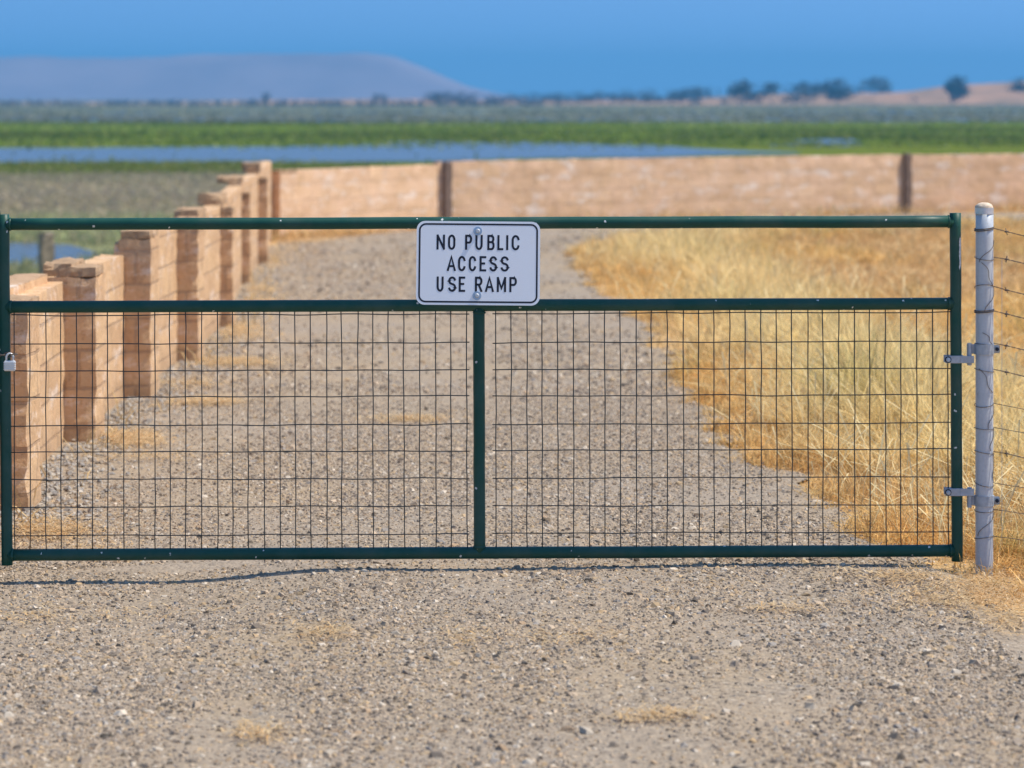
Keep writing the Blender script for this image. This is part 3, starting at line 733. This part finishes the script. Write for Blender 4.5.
for px, py in ((477.6, 230.6), (477.4, 295)):
    bm = bmesh.new(); p = Vector(((px-478.3)/264, -.0012, -(py-262.6)/264))
    tube(bm, [p, p-Vector((0, .0025, 0))], .0165, 24)
    wsh = obj('bolt_washer', bm, M_ZINC, sign)
    bm = bmesh.new(); q_ = p-Vector((0, .0026, 0)); tube(bm, [q_, q_-Vector((0, .005, 0)), q_-Vector((0, .0075, 0))], [.0085, .0085, .006], 12)
    obj('bolt_head', bm, M_GALV, wsh)
    bm = bmesh.new(); tube(bm, [p+Vector((0, .0026, 0)), p+Vector((0, .055, 0))], .005, 8); obj('bolt_shank', bm, M_ZINC, wsh)

# ------------------------------------------------------------------ padlock and chain at the latch side
pl = G(11.2, 365, -.034)
lock = thing('padlock', 'small silver padlock hanging at the left stile of the green gate', 'padlock', pl)
bm = bmesh.new(); box(bm, (0, 0, 0), (.043, .020, .040), .005)
for zz in (-.012, -.004, .004, .012): box(bm, (0, 0, zz), (.0442, .0212, .0035), .0006)
obj('lock_body', bm, M_LOCK, lock, False)
bm = bmesh.new(); pts = [(-.013, 0, .018), (-.013, 0, .032)]+[(-.013*math.cos(a), 0, .032+.014*math.sin(a)) for a in np.linspace(.2, math.pi-.2, 9)]+[(.013, 0, .032), (.013, 0, .018)]
obj('shackle', tube(bm, pts, .0042, 10), M_LOCK, lock, True)
bm = bmesh.new(); base_ = G(11, 353.5, -.032)
ch = thing('chain', 'short rusty chain looped between the left stile and dark latch post', 'chain', base_)
for i in range(7):
    p = Vector((.014-.021*i, .012*math.sin(i*.45), -.004*math.sin(i*.6)))
    M = Matrix.Translation(p) @ Matrix.Rotation(R(90*(i % 2)), 4, 'X')
    pts = [M @ Vector((.014*math.cos(a)*1.1, .0085*math.sin(a), 0)) for a in np.linspace(0, 2*math.pi, 13)]
    obj('link', tube(bmesh.new(), pts, .0026, 6, False), M_RUST, ch, True)

latch = thing('latch_post', 'dark navy steel post just outside the padlocked end of the gate', 'post', G(-10.8, 572, .004))
bm = bmesh.new(); tube(bm, [(0, 0, -.15), (0, 0, G(0, 215).z-latch.location.z)], .040, 24); obj('post_tube', bm, M_NAVY, latch, True)
bm = bmesh.new(); z = G(0, 214).z-latch.location.z; tube(bm, [(0, 0, z-.004), (0, 0, z+.012), (0, 0, z+.022)], [.0425, .0405, .018], 24); obj('post_cap', bm, M_NAVY, latch, True)

# ------------------------------------------------------------------ galvanised hinge post
hp = thing('hinge_post', 'round galvanised steel post with pale concrete top carrying the gate hinges', 'post', G(984.2, 575)); HX, HYY = hp.location.x, hp.location.y
ztop = G(0, 208).z-hp.location.z; PRD = .0335
bm = bmesh.new(); tube(bm, bent((0, 0, -.2), (.0015, 0, ztop), 14, .001, 4), PRD, 28); obj('post_tube', bm, M_GALV, hp, True)
bm = bmesh.new()
for i in range(8):                                 # lumpy concrete plug
    pass
rings = []
for j, (rr, zz) in enumerate(((.0335, 0), (.0338, .005), (.030, .011), (.023, .0165), (.012, .020), (.003, .0205))):
    rings.append([bm.verts.new((math.cos(a)*rr*(1+.10*mnoise.noise(Vector((math.cos(a)*2, math.sin(a)*2, j)))), math.sin(a)*rr, ztop+zz+.004*mnoise.noise(Vector((math.cos(a)*3, math.sin(a)*3, j*.7))))) for a in np.linspace(0, 2*math.pi, 22, endpoint=False)])
for a, b in zip(rings, rings[1:]):
    for k in range(22): bm.faces.new((a[k], a[(k+1) % 22], b[(k+1) % 22], b[k]))
bm.faces.new(rings[-1]); obj('concrete_plug', bm, M_CONC, hp, True)
bm = bmesh.new(); ring_band(bm, (0, 0, ztop-.011), PRD-.001, PRD+.0022, .024, 28); obj('rim_band', bm, m_simple('bright_zinc', (.62, .64, .68), .3, .7, .3, 40), hp)
for yc, yp0, yp1 in ((349, 344, 364), (500.5, 488, 506)):
    z = G(0, yc).z-hp.location.z; bm = bmesh.new()
    ring_band(bm, (0, 0, z), PRD+.0004, PRD+.0042, .039, 28)
    box(bm, (PRD+.012, -.004, z), (.026, .0045, .030), .004); box(bm, (PRD+.012, .004, z), (.026, .0040, .030), .004)
    box(bm, (-PRD-.012, 0, z), (.030, .009, .036), .003)
    cl = obj('hinge_clamp', bm, M_STRAP, hp)
    bm = bmesh.new(); p = Vector((PRD+.014, -.0065, z)); tube(bm, [p, p-Vector((0, .007, 0))], .0075, 6); obj('clamp_bolt', bm, M_NAVY, cl)
    bm = bmesh.new(); x = G(969, 0).x-HX; za, zb = G(0, yp0).z-hp.location.z, G(0, yp1).z-hp.location.z
    tube(bm, [(x, -.012, zb-.004), (x, -.012, za+.004)], .0085, 14); box(bm, (x, -.006, (za+zb)/2), (.016, .022, za-zb), .003)
    obj('hinge_pin', bm, M_STRAP, cl)

# ------------------------------------------------------------------ wire fence running off to the right
fence = thing('wire_fence', 'slack rusty barbed wire fence tied round the galvanised post at the right', 'fence', (HX, HYY, 0))
EX = 2.9
def strand(y, rusty, barbed, sag, dy=-.35, loop=0.0):
    heavy = y in (228.5, 310.5)
    bm = bmesh.new(); z0 = G(0, y).z; r = .0021 if barbed else .0014
    # wrap on the post
    for turn in range(2 if heavy else 1):
        pts = [Vector((math.cos(a)*(PRD+.003), math.sin(a)*(PRD+.003), z0-.004+turn*.006+.006*math.sin(a*1.0+y)+loop*math.sin(a))) for a in np.linspace(-.2, 2*math.pi-.1, 22)]
        tube(bm, pts, r if heavy else .0012, 6)
    n = 60; P = []
    for i in range(n+1):
        t = i/n; P.append(Vector((PRD+t*EX, -PRD*.3+t*dy, z0-4*sag*t*(1-t)+.004*mnoise.noise(Vector((t*30, y, 0))))))
    if barbed:
        for ph in (0, math.pi):
            tube(bm, [P[i//8].lerp(P[min(n, i//8+1)], (i % 8)/8)+Vector((0, math.cos(i*.9+ph), math.sin(i*.9+ph)))*.0016 for i in range(n*8)], .0012, 4)
        for k in range(int(EX/.11)):
            t = (.06+k*.11)/EX; i = int(t*n); p = P[i]
            for s in range(2):
                d = Vector((random.uniform(-.5, .5), random.uniform(-1, 1), random.choice((-1, 1))*random.uniform(.6, 1))).normalized()*.014
                tube(bm, [p-d, p+d], .0014, 4)
            tube(bm, [p-Vector((.007, 0, 0)), p+Vector((.007, 0, 0))], .0038, 6)
    else: tube(bm, P, r, 5)
    return obj('barbed_strand' if barbed else 'plain_strand', bm, M_RUST if rusty else M_ZINC, fence, True)
for y, ru, ba, sg in ((228.5, 1, 1, .19), (257, 1, 1, .15), (286, 1, 1, .20), (310.5, 1, 1, .19), (343, 1, 1, .16), (369, 1, 1, .17), (403, 1, 0, .14), (427, 1, 0, .13), (451, 1, 1, .15), (482.5, 1, 0, .12), (509, 1, 0, .10), (536, 1, 0, .08)):
    strand(y, ru, ba, sg, loop=random.uniform(-.006, .008))
# twisted tie wires down the post
for (ya, yb, a0, a1) in ((240, 262, -.3, -2.2), (262, 285, -2.0, -.5), (288, 312, -.2, -1.6), (332, 345, -1.9, -.4), (368, 392, -2.3, -.6), (405, 428, -.3, -1.2), (428, 450, -.5, -.9), (452, 482, -.6, -.3), (511, 535, -.3, -2.4)):
    pts = []
    for k in range(13):
        t = k/12; a = a0+(a1-a0)*t+.25*math.sin(t*6); rr = PRD+.003
        pts.append((math.cos(a)*rr, math.sin(a)*rr, G(0, ya+(yb-ya)*t).z))
    obj('tie_wire', tube(bmesh.new(), pts, .0011, 5), M_RUST, fence, True)
for k in range(18):
    x = .065+k*.155; t = (x-PRD)/EX; sg = 4*.16*t*(1-t)
    pts = [(x+.006*mnoise.noise(Vector((k, j, 0))), -.01-.35*t, G(0, 258+j*26).z-sg*(1-.03*j)) for j in range(12)]
    obj('vertical_stay', tube(bmesh.new(), pts, .0010, 4), M_ZINC, fence, True)
bm = bmesh.new(); tube(bm, [(EX+PRD+.03, -.36, -.2), (EX+PRD+.03, -.36, 1.35)], .032, 18); obj('fence_post', bm, M_GALV, fence, True)

# weathered timber post out in the marsh
tp = at(46.5, 232.5, 45); tl = MARSH-.2
bm = rough_box(.19, .17, tp.z-tl, .05, .012, 4); o = obj('timber_post', bm, M_WOOD); o.location = (tp.x, 45, tl); o.rotation_euler.z = R(28)
tag(o, 'weathered brown timber post standing in the marsh beside a small pool', 'post')

# ------------------------------------------------------------------ trees along the far shore
def tree(px, w, ytop, ybase, Y, label, name='tree', cat='tree', lean=0.0, group=None, leafn=560):
    s = Y/F; H = (ybase-ytop)*s*1.05; Wd = w*s; b = at(px, ybase, Y)
    root = thing(name, label, cat, b, group)
    bm = bmesh.new(); rd = random.Random(int(px*7))
    tube(bm, [(0, 0, -1.2), (lean*H*.2, 0, H*.3), (lean*H*.45, 0, H*.7)], [H*.045, H*.035, H*.012], 7)
    for k in range(4):
        a = k*1.6+rd.random(); tube(bm, [(lean*H*.2, 0, H*.3), (lean*H*.3+math.cos(a)*Wd*.25, math.sin(a)*Wd*.25, H*.65)], [H*.02, H*.006], 5)
    obj('trunk', bm, M_BARK, root)
    r = np.random.default_rng(int(px*13)); nb = 13
    cs = np.stack([r.uniform(-.40, .40, nb)*Wd, r.uniform(-.3, .3, nb)*Wd, r.uniform(.04, .80, nb)*H], 1); cs[:, 0] += lean*cs[:, 2]
    cs[0] = (lean*H*.8, 0, H*.84); k = r.integers(0, nb, leafn)
    p = cs[k]+r.normal(0, 1, (leafn, 3))*np.array([Wd*.13, Wd*.13, H*.10]); p[:, 2] = np.clip(p[:, 2], H*.03, H*1.0)
    sz = r.uniform(.5, 1.2, leafn)*min(Wd, H)*.10
    d1 = r.normal(0, 1, (leafn, 3)); d1 /= np.linalg.norm(d1, axis=1)[:, None]; d2 = np.cross(d1, r.normal(0, 1, (leafn, 3))); d2 /= np.linalg.norm(d2, axis=1)[:, None]
    V = np.stack([p-d1*sz[:, None], p-d2*sz[:, None]*.6, p+d1*sz[:, None], p+d2*sz[:, None]*.6], 1).reshape(-1, 3)
    tint = np.repeat((np.array([.062, .056, .040])*r.uniform(.6, 1.6, (leafn, 1))), 4, 0)
    np_mesh('crown', V, np.arange(4*leafn).reshape(-1, 4), M_LEAF, tint, root)
YT = 1290
TREES = [(744, 31, 79, 102, 'broad dark tree at the left end of the bare tan bluff', 0), (767, 19, 81, 95, 'small round tree on the bluff just right of the broad leftmost one', 0),
         (805, 36, 81, 101.5, 'wide dark tree in the middle of the bluff with crown reaching the ground', 0), (838, 27, 78, 100, 'tall rounded tree touching the wide dark one on the bluff', 0),
         (873, 27, 75.5, 92.5, 'high flat crowned tree standing on top of the bluff', 0), (952, 20, 76, 101, 'dark tree leaning right on the bluff, apart from the others', .35),
         (1021, 19, 76, 91, 'dark tree on the high bluff cut by the right edge of the view', 0)]
for px, w, a, b, lab, ln in TREES: tree(px, w*1.18, a+2.2, b, YT, lab, lean=ln)
tree(265.5, 10, 92.5, 106, YT, 'lone dark upright shrub on the far left shore', 'shrub', 'shrub', leafn=260)
tree(380.5, 15, 94, 102.5, YT, 'single low round bush between the lone shrub and the long tree row', 'shrub', 'shrub', leafn=260)
ROW = [(432, 20, 93), (448, 20, 92), (465, 18, 92.5), (494, 16, 95.5), (512, 20, 93.5), (534, 22, 93), (556, 20, 93), (577, 22, 92), (600, 22, 91.5), (624, 22, 89.5), (648, 20, 89.8), (671, 20, 89), (697, 22, 87)]
ORD = ['first', 'second', 'third', 'fourth', 'fifth', 'sixth', 'seventh', 'eighth', 'ninth', 'tenth', 'eleventh', 'twelfth', 'last']
for i, (px, w, a) in enumerate(ROW):
    lab = f'{ORD[i]} low dark tree from the left in the long hazy row on the horizon'
    if i == 12: lab = 'rightmost and tallest dark tree of the long hazy row on the horizon'
    tree(px, w*1.4, a, 103-(px-430)*.004, YT, lab, group='low trees in a row on the horizon', leafn=420)
n = 2300; pxs = rng.normal(0, 1, n)*0+rng.uniform(-150, 560, n); k = rng.random(n) < np.clip(.45+1.3*nz(pxs, pxs*0, .05, 1, 3.0), .03, 1); pxs = pxs[k]; n = len(pxs)
Y = rng.uniform(1180, 1300, n); tint = np.array([.11, .095, .08])*rng.uniform(.6, 1.6, (n, 1))
blades('far_scrub', (pxs-512)*Y/F, Y, np.full(n, MARSH), rng.uniform(1.0, 2.8, n)*(.4+.8*rng.random(n)**2), rng.uniform(.6, 1.6, n), rng.uniform(.1, .8, n), tint, M_LEAF, .5)

n = 5200; pxs = rng.uniform(690, 1150, n); k = rng.random(n) < np.clip(.25+1.5*nz(pxs, pxs*0, .04, 1, 6.0), .02, 1); pxs = pxs[k]; n = len(pxs)
f_ = rng.random(n); Y = 1335+60*f_; tint = np.array([.15, .115, .075])*rng.uniform(.6, 1.5, (n, 1))
hz_ = np.interp(pxs, [690, 750, 880, 945, 1000, 1150], [.4, 2.0, 1.9, 4.6, 6.4, 6.6])
blades('bluff_scrub', (pxs-512)*Y/F, Y, MARSH+hz_*f_*.8, rng.uniform(.8, 2.4, n), rng.uniform(.8, 2.2, n), rng.uniform(.1, .8, n), tint, M_LEAF, .5)

# ------------------------------------------------------------------ haze
bm = bmesh.new(); z0, z1 = MARSH-1.6, 64.0
box(bm, (0, 2200, (z0+z1)/2), (5400, 5200, z1-z0))
hm = bpy.data.materials.new('marsh_haze'); hm.use_nodes = True; nt = hm.node_tree; nt.nodes.clear()
o_ = nt.nodes.new('ShaderNodeOutputMaterial'); pv = nt.nodes.new('ShaderNodeVolumePrincipled')
pv.inputs['Color'].default_value = (.125, .49, .83, 1); pv.inputs['Density'].default_value = 3.2e-4; pv.inputs['Anisotropy'].default_value = 0.0
nt.links.new(pv.outputs[0], o_.inputs['Volume'])
tag(obj('haze', bm, hm), kind='stuff')

# ------------------------------------------------------------------ light, sky, camera
w = bpy.data.worlds.new('World'); S.world = w; w.use_nodes = True; nt = w.node_tree; bg = nt.nodes['Background']
sky = nt.nodes.new('ShaderNodeTexSky'); sky.sky_type = 'NISHITA'; sky.sun_disc = False
sky.sun_elevation = R(SUN_EL); sky.sun_rotation = R(90-SUN_AZ); sky.air_density = 1.0; sky.dust_density = .3; sky.ozone_density = 3.0; sky.altitude = 200
tc = nt.nodes.new('ShaderNodeTexCoord'); ad = nt.nodes.new('ShaderNodeVectorMath'); ad.operation = 'ADD'; ad.inputs[1].default_value = (0, 0, .40)
nm = nt.nodes.new('ShaderNodeVectorMath'); nm.operation = 'NORMALIZE'
nt.links.new(tc.outputs['Generated'], ad.inputs[0]); nt.links.new(ad.outputs[0], nm.inputs[0]); nt.links.new(nm.outputs[0], sky.inputs['Vector'])
hs = nt.nodes.new('ShaderNodeHueSaturation'); hs.inputs['Saturation'].default_value = 1.14; hs.inputs['Hue'].default_value = .497
nt.links.new(sky.outputs[0], hs.inputs['Color']); nt.links.new(hs.outputs[0], bg.inputs['Color']); bg.inputs['Strength'].default_value = .15
L = bpy.data.lights.new('sun', 'SUN'); L.energy = 3.5; L.angle = R(.5); L.color = (1.0, .925, .80)
lo = link(bpy.data.objects.new('sun', L)); lo.location = (20, 14, 40)
dirv = Vector((math.cos(R(SUN_EL))*math.cos(R(SUN_AZ)), math.cos(R(SUN_EL))*math.sin(R(SUN_AZ)), math.sin(R(SUN_EL))))
lo.rotation_euler = dirv.to_track_quat('Z', 'Y').to_euler()

cam = bpy.data.cameras.new('camera'); co = link(bpy.data.objects.new('camera', cam)); co.location = (0, 0, CAM_H); co.rotation_euler = (R(90), 0, 0)
cam.sensor_width = 36; cam.lens = F/1024*36; cam.shift_y = -(384-HY)/1024; cam.clip_end = 20000; cam.clip_start = .1
cam.dof.use_dof = True; cam.dof.focus_distance = D; cam.dof.aperture_fstop = 3.7
S.camera = co
S.view_settings.view_transform = 'Standard'; S.view_settings.look = 'None'; S.view_settings.exposure = .57; S.view_settings.gamma = 1
S.cycles.use_denoising = True; S.cycles.volume_bounces = 0; S.cycles.max_bounces = 6
